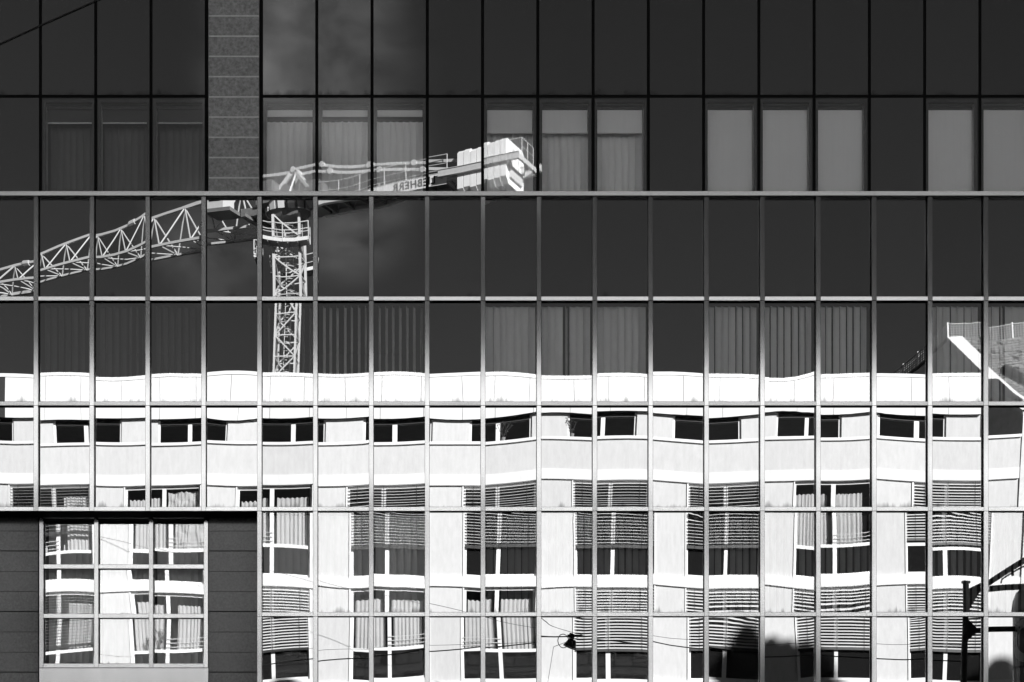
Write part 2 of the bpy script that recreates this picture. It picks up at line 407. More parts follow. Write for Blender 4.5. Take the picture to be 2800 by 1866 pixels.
# ---- recessed bay at lower left
SR = (D+YR-.062)/F
rx = lambda x: (x-PX)*SR
zr = lambda y: EYE + (PY-y)*SR
RM = [113, 263, 413, 563]; RMW = 12.2*SR
RT = [1413.5, 1549.5, 1684.5, 1820.5]; RTW = 12*SR
for i in range(3):
    a, b = rx(RM[i])+RMW/2, rx(RM[i+1])-RMW/2
    for j in range(3):
        pane(a-.01, b+.01, zr(RT[j+1])+RTW/2-.01, zr(RT[j])-RTW/2+.01, YR, MT['glass'], amp=.9)
    for j in range(4): transom(a+.001, b-.001, zr(RT[j]), RTW*(1 if j else .8), YR, tilt=0, mt='alu_l')
for x in RM: mullion(rx(x), zr(1826.5), zr(1416), RMW, YR)
MB().box(rx(107), rx(569), YR-.05, YR+.05, .15, zr(1827.5)).build('metal_panel', MT['sheet'], off)
MB().box(rx(101), rx(107)-.001, YR-.01, YR+.1, .15, zr(1400)).build('gasket', MT['black'], off)
for (a, b) in ((lowX(K0), rx(102.5)), (rx(569.5), lowX(4)-.012)):
    for i in range(0, 20):
        yt = 1397.5 + 55.3*i - 0.8; big = (i % 3 == 2)
        z1 = zr(yt); z0 = zr(yt+55.3) + (.014 if i % 3 == 1 else .006)
        if z0 < .2: z0 = .15
        if z1 < .3: break
        xs = [a, b] if b-a < 1.5 else [a, a+(b-a)/2-.002, b]
        for q in range(len(xs)-1):
            MB().box(xs[q]+.001, xs[q+1]-.001, YR-.03+random.uniform(-.002,.002), YR+.05, z0, z1).build('stone_slab', MT['stone_lo'], off)
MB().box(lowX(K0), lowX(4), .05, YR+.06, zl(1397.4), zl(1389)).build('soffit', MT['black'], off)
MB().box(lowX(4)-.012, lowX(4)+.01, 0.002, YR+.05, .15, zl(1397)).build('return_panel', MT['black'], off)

# ---- rooms behind the glass: slabs, partitions, back wall
core = MB()
core.box(lowX(K0), lowX(K1), 2.6, 14, .13, ztop+.05)
for (ya, yb) in ((529, 816.5), (1103.5, 1392), (1680, 1967.5)):
    core.box(lowX(K0) if ya < 1600 else lowX(4), lowX(K1), (YU+.08 if ya == 529 else .12), 2.6, zl(yb)+.05, zl(ya)-.03)
core.box(lowX(4), lowX(K1), .3, 2.6, .13, zl(1967.5))
core.box(upX(K0), upX(K1), YU+.12, 2.6, zu(UT[0])+.02, zu(UT[1])-.02)
core.box(upX(K0), upX(K1), YU+.12, 2.6, zu(UT[2])+.02, zu(UT[3])-.02)
core.box(upX(K0), upX(K1), YU+.12, 2.6, ztop-.1, ztop+.05)
for k in range(K0, K1):
    if not is_win(k):
        core.box(lowX(k)+.02, lowX(k+1)-.02, .12, 2.6, zl(1103.5)+.03, zl(816.5)-.02)
        if k >= 4: core.box(lowX(k)+.02, lowX(k+1)-.02, .12, 2.6, zl(1680)+.03, zl(1392)-.02)
    if ucell(k) not in WINU: core.box(upX(k)+.02, upX(k+1)-.02, YU+.12, 2.6, zu(535), zu(264)-.02)
core.box(lowX(K0), rx(101), YR+.08, 2.6, .13, zl(1400)); core.box(rx(571), lowX(4), YR+.08, 2.6, .13, zl(1400))
core.box(rx(101), rx(571), YR+.1, 2.6, .13, zr(1830)); 
core.build('core', MT['dark'], off)
MB().box(lowX(K1), 38, .25, 14, .13, ztop+.12).build('stone_wing', MT['stone_lo'], off)
MB().box(-34, lowX(K0), .25, 14, .13, ztop+.12).build('stone_wing', MT['stone_lo'], off)

# ---- upper window surrounds behind the glass
for k in range(K0, K1):
    c = ucell(k)
    if c not in WINU: continue
    x0, x1 = upX(k)+SEAM/2+.002, upX(k+1)-SEAM/2-.002; zt, zb = zu(264)-SEAM/2, zu(540)
    i1 = 7.5*SU; yf = YU+.03
    fr = MB().box(x0, x0+i1, yf, yf+.05, zb, zt).box(x1-i1, x1, yf, yf+.05, zb, zt).box(x0+i1, x1-i1, yf, yf+.05, zt-9*SU, zt)
    fo = fr.build('window_frame', MT['frame'], off)
    rv = MB().box(x0+i1-.02, x0+i1-.001, yf+.05, yf+.15, zb, zt).box(x1-i1+.001, x1-i1+.02, yf+.05, yf+.15, zb, zt).box(x0+i1, x1-i1, yf+.05, yf+.15, zt-9*SU+.001, zt)
    rv.build('reveal', MT['reveal'], fo)

# ---- blinds in the offices
def slat_mesh(w, h, tilt, mt):
    m = MB(); n = 4; pts = []
    for i in range(n+1):
        t = i/n - .5; pts.append((w*t, .018*math.cos(math.pi*t) - .012))
    ca, sa = math.cos(tilt), math.sin(tilt)
    pts = [(x*ca - y*sa, x*sa + y*ca) for x, y in pts]
    for i in range(n):
        (xa_, ya_), (xb_, yb_) = pts[i], pts[i+1]
        m.quad((xa_, ya_, -h), (xb_, yb_, -h), (xb_, yb_, 0), (xa_, ya_, 0))
    me = m.mesh('slat'); me.materials.append(mt)
    for p in me.polygons: p.use_smooth = True
    return me
SM = {}
def vblind(x0, x1, zt, zb, Y, tilt, n, label, group, mt='slat', gap=(), bunch=None):
    t = thing('vertical_blind', ((x0+x1)/2, Y, zt), label, 'blind', group)
    MB().box(x0+.01, x1-.01, Y-.02, Y+.02, zt-.035, zt).build('head_rail', MT['frame'], t)
    pit = (x1-x0)/n; key = (round(pit, 3), round(zt-zb, 2), tilt, mt)
    if key not in SM: SM[key] = slat_mesh(pit*1.13, zt-.04-zb, math.radians(tilt), MT[mt])
    for i in range(n):
        inst('slat', SM[key], t, (x0 + pit*(i+.5) + rnd.uniform(-.006,.006), Y + rnd.uniform(-.004,.004), zt-.04), rnd.gauss(0, .06) + (.95 if i in gap else 0))
    return t
GRP = 'vertical blinds behind the glass wall'
def rowblinds(r, spec, Y0=.16):
    for k, (tilt, lab, mtl, gap) in spec.items():
        x0, x1 = lowX(k)+MW/2+.012, lowX(k+1)-MW/2-.012
        vblind(x0, x1, zl(TR[r])-TW/2+.025, zl(TR[r+1])+TW/2-.06, Y0, tilt, 7, lab, GRP + (' of the reflected windows row' if lab == Ls else ' of the bright slat windows' if mtl == 'slat' and tilt < 40 else ' with turned slats'), mtl, gap)
Ls = 'dim vertical blind behind the glass over the reflected apartment windows'
Lb = 'pale vertical blind with closed slats in the window row above the reflected roof edge'
Lg = 'pale vertical blind with one slat turned aside leaving a dark gap'
Lt = 'vertical blind with slats turned edge-on beside the reflected crane mast'
Lf = 'dim dark vertical blind low behind the glass under the reflected crane jib'
Lm = 'grey vertical blind with half closed slats between the plain dark panes'
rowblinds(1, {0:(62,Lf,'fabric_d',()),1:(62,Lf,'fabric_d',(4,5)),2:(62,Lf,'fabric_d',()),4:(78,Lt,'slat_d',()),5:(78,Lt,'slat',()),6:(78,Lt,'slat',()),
              8:(17,Lb,'slat',()),9:(17,Lg,'slat',(3,)),10:(17,Lb,'slat',()),12:(29,Lm,'slat',()),13:(29,Lm,'slat',()),14:(29,Lm,'slat',()),16:(20,Lb,'slat',()),17:(12,Lb,'slat',(2,))})
Ls = 'dim vertical blind behind the glass over the reflected apartment windows'
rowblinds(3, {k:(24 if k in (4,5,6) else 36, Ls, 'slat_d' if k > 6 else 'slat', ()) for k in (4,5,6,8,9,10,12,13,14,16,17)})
for i in range(3):
    vblind(rx(RM[i])+RMW/2+.02, rx(RM[i+1])-RMW/2-.02, zr(1422), zr(1814), YR+.16, 25, 7, 'dim vertical blind inside the recessed three bay window', 'blinds of the recessed window', 'slat')
def roller(x0, x1, zt, zb, Y, mt, label, group, bar='white'):
    t = thing('roller_blind', ((x0+x1)/2, Y, zt), label, 'blind', group)
    MB().box(x0, x1, Y-.03, Y+.03, zt-.04, zt).build('cassette', MT['frame'], t)
    MB().box(x0+.004, x1-.004, Y-.002, Y+.002, zb+.012, zt-.04).build('fabric', MT[mt], t)
    MB().box(x0+.004, x1-.004, Y-.007, Y+.007, zb, zb+.014).build('bottom_bar', MT[bar], t)
for k in range(K0, K1):
    c = ucell(k); ty = WINU.get(c)
    if not ty: continue
    x0, x1 = upX(k)+SEAM/2+8.5*SU, upX(k+1)-SEAM/2-8.5*SU; zt = zu(282)
    Y = YU+.135
    if ty == 'roll': roller(x0, x1, zt, zu(545), Y, 'fabric', 'pale roller blind pulled fully down behind the dark framed upper glass', 'lowered roller blinds')
    if ty == 'half':
        roller(x0, x1, zt, zu(354), Y, 'fabric', 'pale roller blind pulled a quarter down over vertical slats', 'quarter lowered roller blinds')
        vblind(x0, x1, zu(330), zu(545), Y+.12, 8, 7, 'vertical blind hanging below a quarter lowered roller blind', 'blinds below roller blinds', gap=())
    if ty == 'vert':
        roller(x0, x1, zt, zu(308), Y, 'fabric', 'short roller blind rolled up above pale slats near the crane platform reflection', 'rolled up roller blinds')
        vblind(x0, x1, zu(306), zu(545), Y+.10, 6, 7, 'pale closed vertical blind under a rolled up roller blind beside the stone strip', 'closed blinds beside the stone strip')
    if ty == 'dark':
        roller(x0, x1, zt, zu(327), Y, 'frame', 'dark roller blind with a bright bottom bar left of the stone strip', 'dark roller blinds', bar='fabric')
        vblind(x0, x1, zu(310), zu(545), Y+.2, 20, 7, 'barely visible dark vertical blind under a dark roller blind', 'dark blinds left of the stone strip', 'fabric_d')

# ================================================================== apartment building opposite (seen mirrored)
apt = thing('apartment_building', (0, YW-6, 0), 'white apartment building with slab bands and wide windows, mirrored in the glass', 'building')
ax = lambda x: (x-PX)*DV/F
az = lambda y: EYE + (PY-y)*DV/F
AL, AR, ARR = ax(-700), ax(2684), ax(2788)     # left end, roof right end, lower right end
WX = [-580, -273, 34, 343, 645, 954, 1263, 1572, 1880, 2183, 2489]; WWD = 209
# set-back penthouse: roof fascia panels with joints, white piers, windows
DP = 56.0; YP = -(DP-D)
bx = lambda x: (x-PX)*DP/F
bz = lambda y: EYE + (PY-y)*DP/F
yF = YP+.20; PL, PR = bx(-700), bx(2682)
zf1, zf0 = bz(1036), bz(1143)
js = []; x = 27-102.3*7
while x < 2650:
    js.append(x); x += 102.3
js.append(2682)
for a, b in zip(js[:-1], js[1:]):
    MB().box(bx(a)+.008, bx(b)-.008, yF-.04, yF, zf0, zf1-.012).build('fascia_panel', MT['dark_m' if abs(b-27) < 1 else 'render_w'], apt)  # one panel near the left end is coloured near black, the rest white
MB().box(PL, PR, yF-.25, yF-.041, zf0+.02, zf1-.03).build('fascia_backing', MT['black'], apt)
MB().box(PL-.05, PR+.03, yF-.3, yF+.03, zf1, bz(1027)).build('coping', MT['white'], apt)
MB().box(PL, PR, YP-9, yF-.25, bz(1060), bz(1040)).build('roof', MT['grey_wall'], apt)
MB().box(PL, PR, YP-.9, yF-.05, zf0+.03, zf0+.10).build('soffit', MT['white'], apt)
PWX = [148+281.6*i for i in range(-3, 9)]; PWD = 183
zP0 = az(1300)+.02
MB().box(AL, ARR, YP-.3, YW-.31, az(1318), az(1300)).build('terrace_floor', MT['paving'], apt)
ed = [-700] + sum(([x, x+PWD] for x in PWX), []) + [2682]
for i in range(0, len(ed), 2):
    if ed[i+1]-ed[i] > 2: MB().box(bx(ed[i]), bx(ed[i+1]), YP-.3, YP, zP0, zf0+.03).build('pier', MT['plaster'], apt)
MB().box(PL, PR, YP-5.2, YP-5, zP0, zf0).build('interior', MT['dark'], apt)
MB().box(PR-.3, PR, YP-9, YP-.31, zP0, bz(1061)).build('side_wall', MT['grey_wall'], apt)
for x in PWX:
    x0, x1 = bx(x), bx(x+PWD); z1, z0 = zf0+.02, zP0+.3; yg = YP-.12; xm = (x0+x1)/2
    m = MB().box(x0, x0+.08, yg-.05, yg+.03, z0, z1).box(x1-.08, x1, yg-.05, yg+.03, z0, z1).box(xm-.075, xm+.075, yg-.05, yg+.034, z0, z1-.16)
    w = m.build('window', MT['white'], apt)
    MB().box(x0+.08, x1-.08, yg-.06, yg+.04, z1-.16, z1).build('shutter_box', MT['dark_m'], w)
    for a, b in ((x0+.08, xm-.075), (xm+.075, x1-.08)): MB().quad((a,yg,z0),(a,yg,z1-.16),(b,yg,z1-.16),(b,yg,z0)).build('pane', MT['wglass'], w)
# bands
MB().box(AL, ARR, YW-.3, YW+.07, az(1212), az(1204.5)).build('sill_band', MT['white'], apt)
MB().box(AL, ARR, YW-.25, YW-.02, az(1291), az(1212.2)).build('plaster_band', MT['plaster'], apt)
for (a, b) in ((1291.2, 1320), (1577.5, 1606), (1863.5, 1892), (2149, 2180)):
    MB().box(AL, ARR, YW-.3, YW, az(b), az(a)).build('slab_band', MT['render_w'], apt)
STO = [(1320, 1577.5, 'A'), (1606, 1863.5, 'B'), (1892, 2149, 'C')]
MB().box(AL, ARR, YW-.3, YW-.05, 0.13, az(2180)).build('ground_floor_wall', MT['plaster'], apt)
for (yt, yb, s) in STO:
    edges = [-700] + sum(([x, x+WWD] for x in WX), []) + [2788]
    for i in range(0, len(edges), 2):
        if edges[i+1]-edges[i] < 2: continue
        MB().box(ax(edges[i]), ax(edges[i+1]), YW-.35, YW-.10, az(yb), az(yt)).build('pier', MT['plaster'], apt)
# inside: dark rooms
inn = MB().box(AL, ARR, YW-4.2, YW-4, .13, az(1320))
for (a, b) in ((1577.5, 1606), (1863.5, 1892), (2149, 2180)): inn.box(AL, ARR, YW-4, YW-.36, az(b), az(a))
for x in WX:
    inn.box(ax(x-60), ax(x-45), YW-4, YW-.37, .2, az(1321))
inn.build('interior', MT['dark'], apt)
MB().box(AL, AL+.3, YW-12, YW-.36, .13, az(1320)).build('side_wall', MT['plaster'], apt)
MB().box(ARR-.3, ARR, YW-12, YW-.36, .13, az(1320)).build('side_wall', MT['plaster'], apt)
yG = YW-.22     # window plane
fw = .07
def window(x, yt, yb, mid=None, lower=False):
    x0, x1, z1, z0 = ax(x), ax(x+WWD), az(yt), az(yb)
    m = MB().box(x0, x0+fw, yG-.05, yG+.03, z0, z1).box(x1-fw, x1, yG-.05, yG+.03, z0, z1)
    m.box(x0+fw, x1-fw, yG-.05, yG+.03, z1-fw, z1).box(x0+fw, x1-fw, yG-.05, yG+.03, z0, z0+.09)
    xm = (x0+x1)/2
    if mid:
        zm = az(mid)
        m.box(xm-.065, xm+.065, yG-.05, yG+.034, z0+.09, zm-.055).box(xm-.065, xm+.065, yG-.05, yG+.034, zm+.055, z1-fw)
        m.box(x0+fw, x1-fw, yG-.05, yG+.037, zm-.055, zm+.055)
        for q in (.3, .75):  # drainage caps
            pass
    else: m.box(xm-.065, xm+.065, yG-.05, yG+.034, z0+.09, z1-fw)
    w = m.build('window', MT['white'], apt)
    MB().box(x0-.045, x0-.002, YW-.10, YW-.06, z0, z1).box(x1+.002, x1+.045, YW-.10, YW-.06, z0, z1).build('guide_rail', MT['white'], w)
    for a, b in ((x0+fw, xm-.065), (xm+.065, x1-fw)):
        zs = [(z0+.09, z1-fw)] if not mid else [(z0+.09, az(mid)-.055), (az(mid)+.055, z1-fw)]
        for i, (c, d) in enumerate(zs):
            g = MT['dpanel'] if (mid and i == 0) else MT['wglass']
            MB().quad((a,yG-.01,c),(a,yG-.01,d),(b,yG-.01,d),(b,yG-.01,c)).build('pane', g, w)
    return w
def venetian(x, yt, yb, tilt, w):
    x0, x1, z1, z0 = ax(x)+.01, ax(x+WWD)-.01, az(yt), az(yb)
    pitch = .098; n = int((z1-z0-.06)/pitch); m = MB(); dd = .09; yc = YW-.10
    ca, sa = math.cos(math.radians(tilt)), math.sin(math.radians(tilt))
    for i in range(n):
        z = z1-.04-pitch*(i+.5)
        zo = lambda: rnd.uniform(-.004, .004)
        # slat: outer edge lower when tilted closed; slightly crowned
        o = (yc + ca*dd/2, z - sa*dd/2); c = (yc+.006*sa, z + .006*ca + .004); e = (yc - ca*dd/2, z + sa*dd/2)
        a_, b_ = zo(), zo()
        for (p, q) in ((o, c), (c, e)):
            m.quad((x0, p[0], p[1]+a_), (x1, p[0], p[1]+b_), (x1, q[0], q[1]+b_), (x0, q[0], q[1]+a_))
    o = m.build('blind', MT['venet'], w); o['kind'] = 'stuff'
    MB().box(x0, x1, yc-.035, yc+.04, z0, z0+.085).build('bottom_rail', MT['steel'], w)
    cd = MB()
    for t in (.12, .5, .88): cd.tube((x0+(x1-x0)*t, yc+.05, z0), (x0+(x1-x0)*t, yc+.05, z1), .006, 4)
    cd.build('ladder_cord', MT['steel'], w)
def curtain(xa, xb, yt, yb, label, seed=0, drape=False, group='sunlit curtains in the apartment windows'):
    x0, x1, z1, z0 = ax(xa), ax(xb), az(yt), az(yb); y = YW-.42; m = MB(); n = 96; r = random.Random(seed); ph = r.uniform(0, 9)
    rows = 7; phs = [ph]
    for i in range(n): phs.append(phs[-1] + (x1-x0)/n*r.choice((22, 40, 55, 75)))
    amps = [r.uniform(.5, 1.5) for i in range(n+1)]
    grid = []
    for j in range(rows):
        v = j/(rows-1); row = []
        for i in range(n+1):
            u = i/n; amp = .03*(.5+.5*v)
            off_ = amp*math.sin(phs[i])*(.7+.3*amps[i]) + .02*math.sin(u*7+ph*2)
            xx = x0+(x1-x0)*u
            if drape:
                cx_ = (x0+x1)/2; pull = v**1.5*.75
                s_ = -1 if u < .5 else 1
                off_ += .05*math.sin(v*20 + abs(u-.5)*16)
                if v > .35: xx = xx + s_*(v-.35)*.22*(1-abs(2*u-1))
            row.append((xx, y+off_, z1+(z0-z1)*v + .015*math.sin(u*41+ph)*(1-v)))
        grid.append(row)
    for j in range(rows-1):
        for i in range(n):
            m.quad(grid[j][i], grid[j][i+1], grid[j+1][i+1], grid[j+1][i])
    m.build('curtain', MT['curtain'], smooth=False, label=label, cat='curtain', group=group, org=((x0+x1)/2, y, z0))
def railing(x, half, yy):
    x0, x1 = ax(x), ax(x+WWD); xm = (x0+x1)/2; a, b = (x0+.02, xm+.05) if half == 'l' else (xm-.05, x1-.02)
    t = thing('safety_rail', ((a+b)/2, YW-.14, az(yy)), 'three bar safety rail across one half of a %s apartment window' % ('middle storey' if yy < 1600 else 'lower storey'), 'railing', 'safety rails at the windows')
    for i in range(3):
        MB().tube((a, YW-.13, az(yy)+.06+.13*i), (b, YW-.13, az(yy)+.06+.13*i), .013, 6).build('bar', MT['crane_w'], t)
TYPE = {('A',0):'open',('A',1):'cur2',('A',2):'cur',('A',3):'ven',('A',4):'ven',('A',5):'ven',('A',6):'ven',('A',7):'cur',('A',8):'bright',
        ('B',0):'open',('B',1):'cur',('B',2):'bright',('B',3):'cur',('B',4):'cur',('B',5):'bright',('B',6):'bright',('B',7):'bright',('B',8):'bright'}
MIDY = {'A': 1493, 'B': 1775, 'C': 2061}
for ci, x in enumerate(WX):
    c = ci-2
    for s in 'ABC':
        yt, yb = {'A': (1322, 1577), 'B': (1608, 1863), 'C': (1894, 2148)}[s]
        w = window(x, yt, yb, MIDY[s])
        ty = TYPE.get((s, c), 'bright' if s == 'C' else 'ven')
        if ty == 'ven': venetian(x, yt, MIDY[s]+6, 18, w)
        if ty == 'bright': venetian(x, yt, MIDY[s]+(6 if s != 'A' else -8), 33, w)
        if ty == 'open': venetian(x, yt, 1443 if s == 'A' else MIDY[s]-10, 4, w)
        if ty in ('cur', 'cur2', 'open'):
            st = {'A': 'middle storey', 'B': 'lower storey', 'C': 'lowest storey'}[s]
            xm = x+WWD/2
            la = 'sunlit white pleated curtain in a %s window with dark gap above' % st
            g_ = 'curtains of the ' + st
            la = {('A',1):'white pleated curtain beside the swagged curtain',('A',2):'sheer white curtain in the window above a lowered bright blind',('A',7):'white pleated curtain in the window between dark and bright blinds',('B',1):'white curtain drawn beside pot plants on the sill',('B',3):'white pleated curtain above the thick span wire, rail on its far half',('B',4):'white pleated curtain next to the window behind the hanging lamp'}.get((s, c), la)
            if ty == 'open': la = 'white curtain half hidden behind open slats in a %s window' % st; g_ = 'curtains behind open slats'
            head = yt+28
            if ty != 'open': curtain(x+10, xm-12, head, MIDY[s], la, ci*7+ord(s), group=g_)
            if ty == 'cur2': curtain(xm+9, x+WWD-8, head-16, MIDY[s], 'swagged white curtain parted in the middle behind a safety rail', ci, drape=True, group='swagged curtain')
            else: curtain(xm+(24 if c in (0, 1) else 12), x+WWD-(28 if c == 7 else 10), head, MIDY[s], la, ci*3+ord(s), group=g_)
for (x, hf, yy) in ((343,'r',1487),(645,'l',1487),(2183,'r',1487),(34,'l',1487),(343,'r',1769),(954,'r',1769),(1263,'l',1769)): railing(x, hf, yy)
# plastic chairs behind the left window
for q, xx in enumerate((75, 165)):
    b = Vector((ax(xx), YW-.95, az(1577)+.02)); t = thing('plastic_chair', b, 'white plastic stacking chair standing behind the left apartment window', 'chair', 'plastic chairs')
    MB().box(b.x-.24, b.x+.24, b.y-.24, b.y+.24, b.z+.42, b.z+.45).build('seat', MT['plastic'], t)
    bk = MB().box(b.x-.24, b.x-.16, b.y+.2, b.y+.24, b.z+.46, b.z+1.35).box(b.x+.16, b.x+.24, b.y+.2, b.y+.24, b.z+.46, b.z+1.35).box(b.x-.16, b.x+.16, b.y+.2, b.y+.24, b.z+1.2, b.z+1.4)
    for i in range(3): bk.box(b.x-.09+.08*i-.02, b.x-.09+.08*i+.02, b.y+.2, b.y+.23, b.z+.46, b.z+1.2)
    bk.build('backrest', MT['plastic'], t)
    for sx in (-1, 1):
        for sy in (-1, 1): MB().bar((b.x+.2*sx, b.y+.2*sy, b.z), (b.x+.2*sx, b.y+.2*sy, b.z+.42), .04, .04).build('leg', MT['plastic'], t)
# small plants
def twig(p, h, label, seed, spread=.5, group=None):
    r = random.Random(seed); t = thing('potted_plant', p, label, 'plant', group)
    MB().tube(p, (p[0], p[1], p[2]+.10), .06, 8, .08).build('pot', MT['grey_wall'], t)
    st = MB(); lf = MB()
    for i in range(7):
        a = r.uniform(0, 6.28); q = Vector(p)+Vector((0,0,.1)); d = Vector((math.cos(a)*spread, math.sin(a)*spread*.5, 1)).normalized()
        for j in range(4):
            n_ = q + d*(h/4); st.tube(q, n_, .006, 4); q = n_; d = (d+Vector((r.uniform(-.4,.4), r.uniform(-.2,.2), 0))).normalized()
            for l_ in range(3):
                c = q+Vector((r.uniform(-.07,.07), r.uniform(-.05,.05), r.uniform(-.05,.05))); e = Vector((r.uniform(-1,1), r.uniform(-1,1), r.uniform(-1,1))).normalized()*.03; g = e.orthogonal().normalized()*.018
                lf.quad(c-e, c+g, c+e, c-g)
    st.build('stem', MT['bark'], t); lf.build('foliage', MT['leaf'], t)
twig(V(430, 1768, DV+.15), .5, 'small leafy pot plant on the sill of a curtained window', 3)
twig(V(395, 1768, DV+.15), .3, 'low spiky pot plant on the sill of a curtained window', 4, .9)
for i, (px, h) in enumerate(((1380, .5), (1568, .5), (1315, .25))): twig(V(px, 1204, DV-.02), h, 'twiggy pot plant on the sill band below the top row of windows', 9+i, group='plants on the sill band')

# ================================================================== tower crane (seen mirrored)
CZ = 105.0
cb = Vector(((790-PX)/F*CZ, -(CZ-D), 0))
crane = thing('tower_crane', cb, 'white lattice tower crane with ballast blocks, mirrored in the glass', 'crane')
A_ = Vector((.866, .5, 0)); B_ = Vector((-.5, .866, 0))      # counter-jib direction, sideways towards the glass
def C(t, s, z): return cb + A_*t + B_*s + Vector((0,0,z))
def rail(m, pts, h, r=.022, mid=True):
    for a, b in zip(pts[:-1], pts[1:]):
        m.tube(a+Vector((0,0,h)), b+Vector((0,0,h)), r, 5)
        if mid: m.tube(a+Vector((0,0,h*.5)), b+Vector((0,0,h*.5)), r*.8, 5)
    for p in pts: m.tube(p, p+Vector((0,0,h)), r, 5)
# mast
hw = .78; zt = 43.1; seg = 1.36
mp_ = MB(); rot = math.radians(6)
def Mst(i, j, z): 
    x, y = i*hw, j*hw; return cb + Vector((x*math.cos(rot)-y*math.sin(rot), x*math.sin(rot)+y*math.cos(rot), z))
for i in (-1, 1):
    for j in (-1, 1): mp_.bar(Mst(i,j,0), Mst(i,j,zt), .14, .14, up=(math.cos(rot), math.sin(rot), 0))
z = zt; fl = 0
while z > .5:
    z2 = max(0, z-seg)
    ring = [(-1,-1),(1,-1),(1,1),(-1,1)]
    for q in range(4):
        a, b = ring[q], ring[(q+1) % 4]
        mp_.bar(Mst(*a, z), Mst(*b, z), .07, .07)
        p, r = (a, b) if (fl+q) % 2 else (b, a)
        mp_.bar(Mst(*p, z), Mst(*r, z2), .085, .085)
    z = z2; fl += 1
mp_.build('mast', MT['crane'], crane)
ld = MB()
for s in (-.22, .22): ld.tube(cb+Vector((s,-.1,1)), cb+Vector((s,-.1,zt)), .03, 5)
z = 1.2
while z < zt:
    ld.tube(cb+Vector((-.22,-.1,z)), cb+Vector((.22,-.1,z)), .018, 4); z += .3
z = 30
while z < zt:   # safety hoops
    pts = [cb+Vector((.36*math.cos(t), -.1+.6*math.sin(t)*1.0, z)) for t in [math.pi*k/8 for k in range(9)]]
    ld.path(pts, .03, 4); z += .9
ld.build('ladder', MT['crane_w'], crane)
# work platforms round the mast head
def platform(x0, x1, y0, y1, z, name='platform'):
    o = lambda x, y, zz: cb+Vector((x, y, zz))
    m = MB(); c = cb
    t = .16
    m.box(c.x+x0, c.x+x1, c.y+y1-.03, c.y+y1, z, z+.24); m.box(c.x+x0, c.x+x1, c.y+y0, c.y+y0+.03, z, z+.24)
    m.box(c.x+x0, c.x+x0+.03, c.y+y0+.03, c.y+y1-.03, z, z+.24); m.box(c.x+x1-.03, c.x+x1, c.y+y0+.03, c.y+y1-.03, z, z+.24)
    p = m.build(name, MT['crane_w'], crane)
    g = MB(); n = 5
    for i in range(n+1):
        xx = x0+.05+(x1-x0-.1)*i/n; g.bar(o(xx, y0+.04, z-.05), o(xx, y1-.04, z-.05), .06, .1)
    g.box(c.x+x0+.04, c.x+x1-.04, c.y+y0+.04, c.y+y1-.04, z+.005, z+.03); g.build('floor_grating', MT['crane_g'], p)
    r = MB(); pts = [o(x0,y0,z), o(x0,y1,z), o((x0+x1)*.5,y1,z), o(x1,y1,z), o(x1,y0,z), o((x0+x1)*.5,y0,z), o(x0,y0,z)]
    rail(r, pts, 1.15, .03); 
    for xx in (x0+.3, x0+.9, x1-.35): r.tube(o(xx,y1,z), o(xx,y1,z+1.0), .016, 4)
    r.build('guard_rail', MT['crane_w'], p)
platform(-1.7, 1.3, .85, 1.9, 41.0)
platform(-2.6, -1.75, -1.6, -.4, 41.1)
platform(-1.25, 2.2, -2.2, -.9, 39.9)
# slewing ring and slewing platform
rg = MB(); 
rg.tube(cb+Vector((0,0,zt-.1)), cb+Vector((0,0,zt+.25)), .95, 20, 1.25); rg.tube(cb+Vector((0,0,zt+.25)), cb+Vector((0,0,zt+.62)), 1.3, 20)
ro = rg.build('slewing_ring', MT['crane_g'], crane)
bl = MB()
for k in range(14):
    t = 2*math.pi*k/14; c = cb+Vector((1.33*math.cos(t), 1.33*math.sin(t), zt+.34)); d = Vector((-math.sin(t), math.cos(t), 0))
    bl.bar(c-d*.2, c+d*.2, .06, .26)
bl.build('ring_segment', MT['crane'], ro)
zd = zt+.65
sp = MB(); w2 = 1.25
def obox(m, t0, t1, s0, s1, z0, z1):
    b = len(m.v)
    for zz in (z0, z1):
        for (t, s) in ((t0,s0),(t1,s0),(t1,s1),(t0,s1)): m.v.append(tuple(C(t, s, zz)))
    m.f += [tuple(b+i for i in q) for q in ((0,3,2,1),(4,5,6,7),(0,1,5,4),(1,2,6,5),(2,3,7,6),(3,0,4,7))]; return m
obox(sp, -3.2, 3.4, -w2, w2, zd, zd+.55)
for t in (-2.6,-1.6,1.6,2.6): obox(sp, t-.12, t+.12, -w2-.5, w2+.5, zd-.22, zd-.01)
obox(sp, -2.2, -1.3, -w2-.7, -w2-.02, zd-.35, zd+.9); obox(sp, 1.8, 3.0, -.9, .9, zd-.6, zd-.02)
sp.build('slewing_platform', MT['crane_g'], crane)
mh = MB(); obox(mh, -1.9, -.4, .3, 1.5, zd+.57, zd+1.5); obox(mh, 1.2, 3.0, -.8, .5, zd+.57, zd+1.3); mh.tube(C(.2,-.7,zd+1.0), C(.2,.7,zd+1.0), .42, 12)
mh.build('machinery', MT['crane_g'], crane)
# operator cab beside the jib root
cbm = MB(); 
obox(cbm, -5.1, -3.9, 1.0, 2.1, zd+.35, zd+1.75); cabo = cbm.build('cab', MT['crane'], crane)
cw = MB(); obox(cw, -5.13, -5.105, 1.12, 1.98, zd+.6, zd+1.6); obox(cw, -4.95, -4.1, 2.102, 2.125, zd+.85, zd+1.6); cw.build('cab_window', MT['dpanel'], cabo)
cf = MB(); obox(cf, -5.2, -3.3, .9, 2.2, zd+.1, zd+.345); cf.build('cab_floor', MT['crane_g'], cabo)
cs = MB().tube(C(-6.3, .35, zd+.9), C(-5.3, .35, zd+1.25), .32, 10).build('jib_heel', MT['crane'], crane)
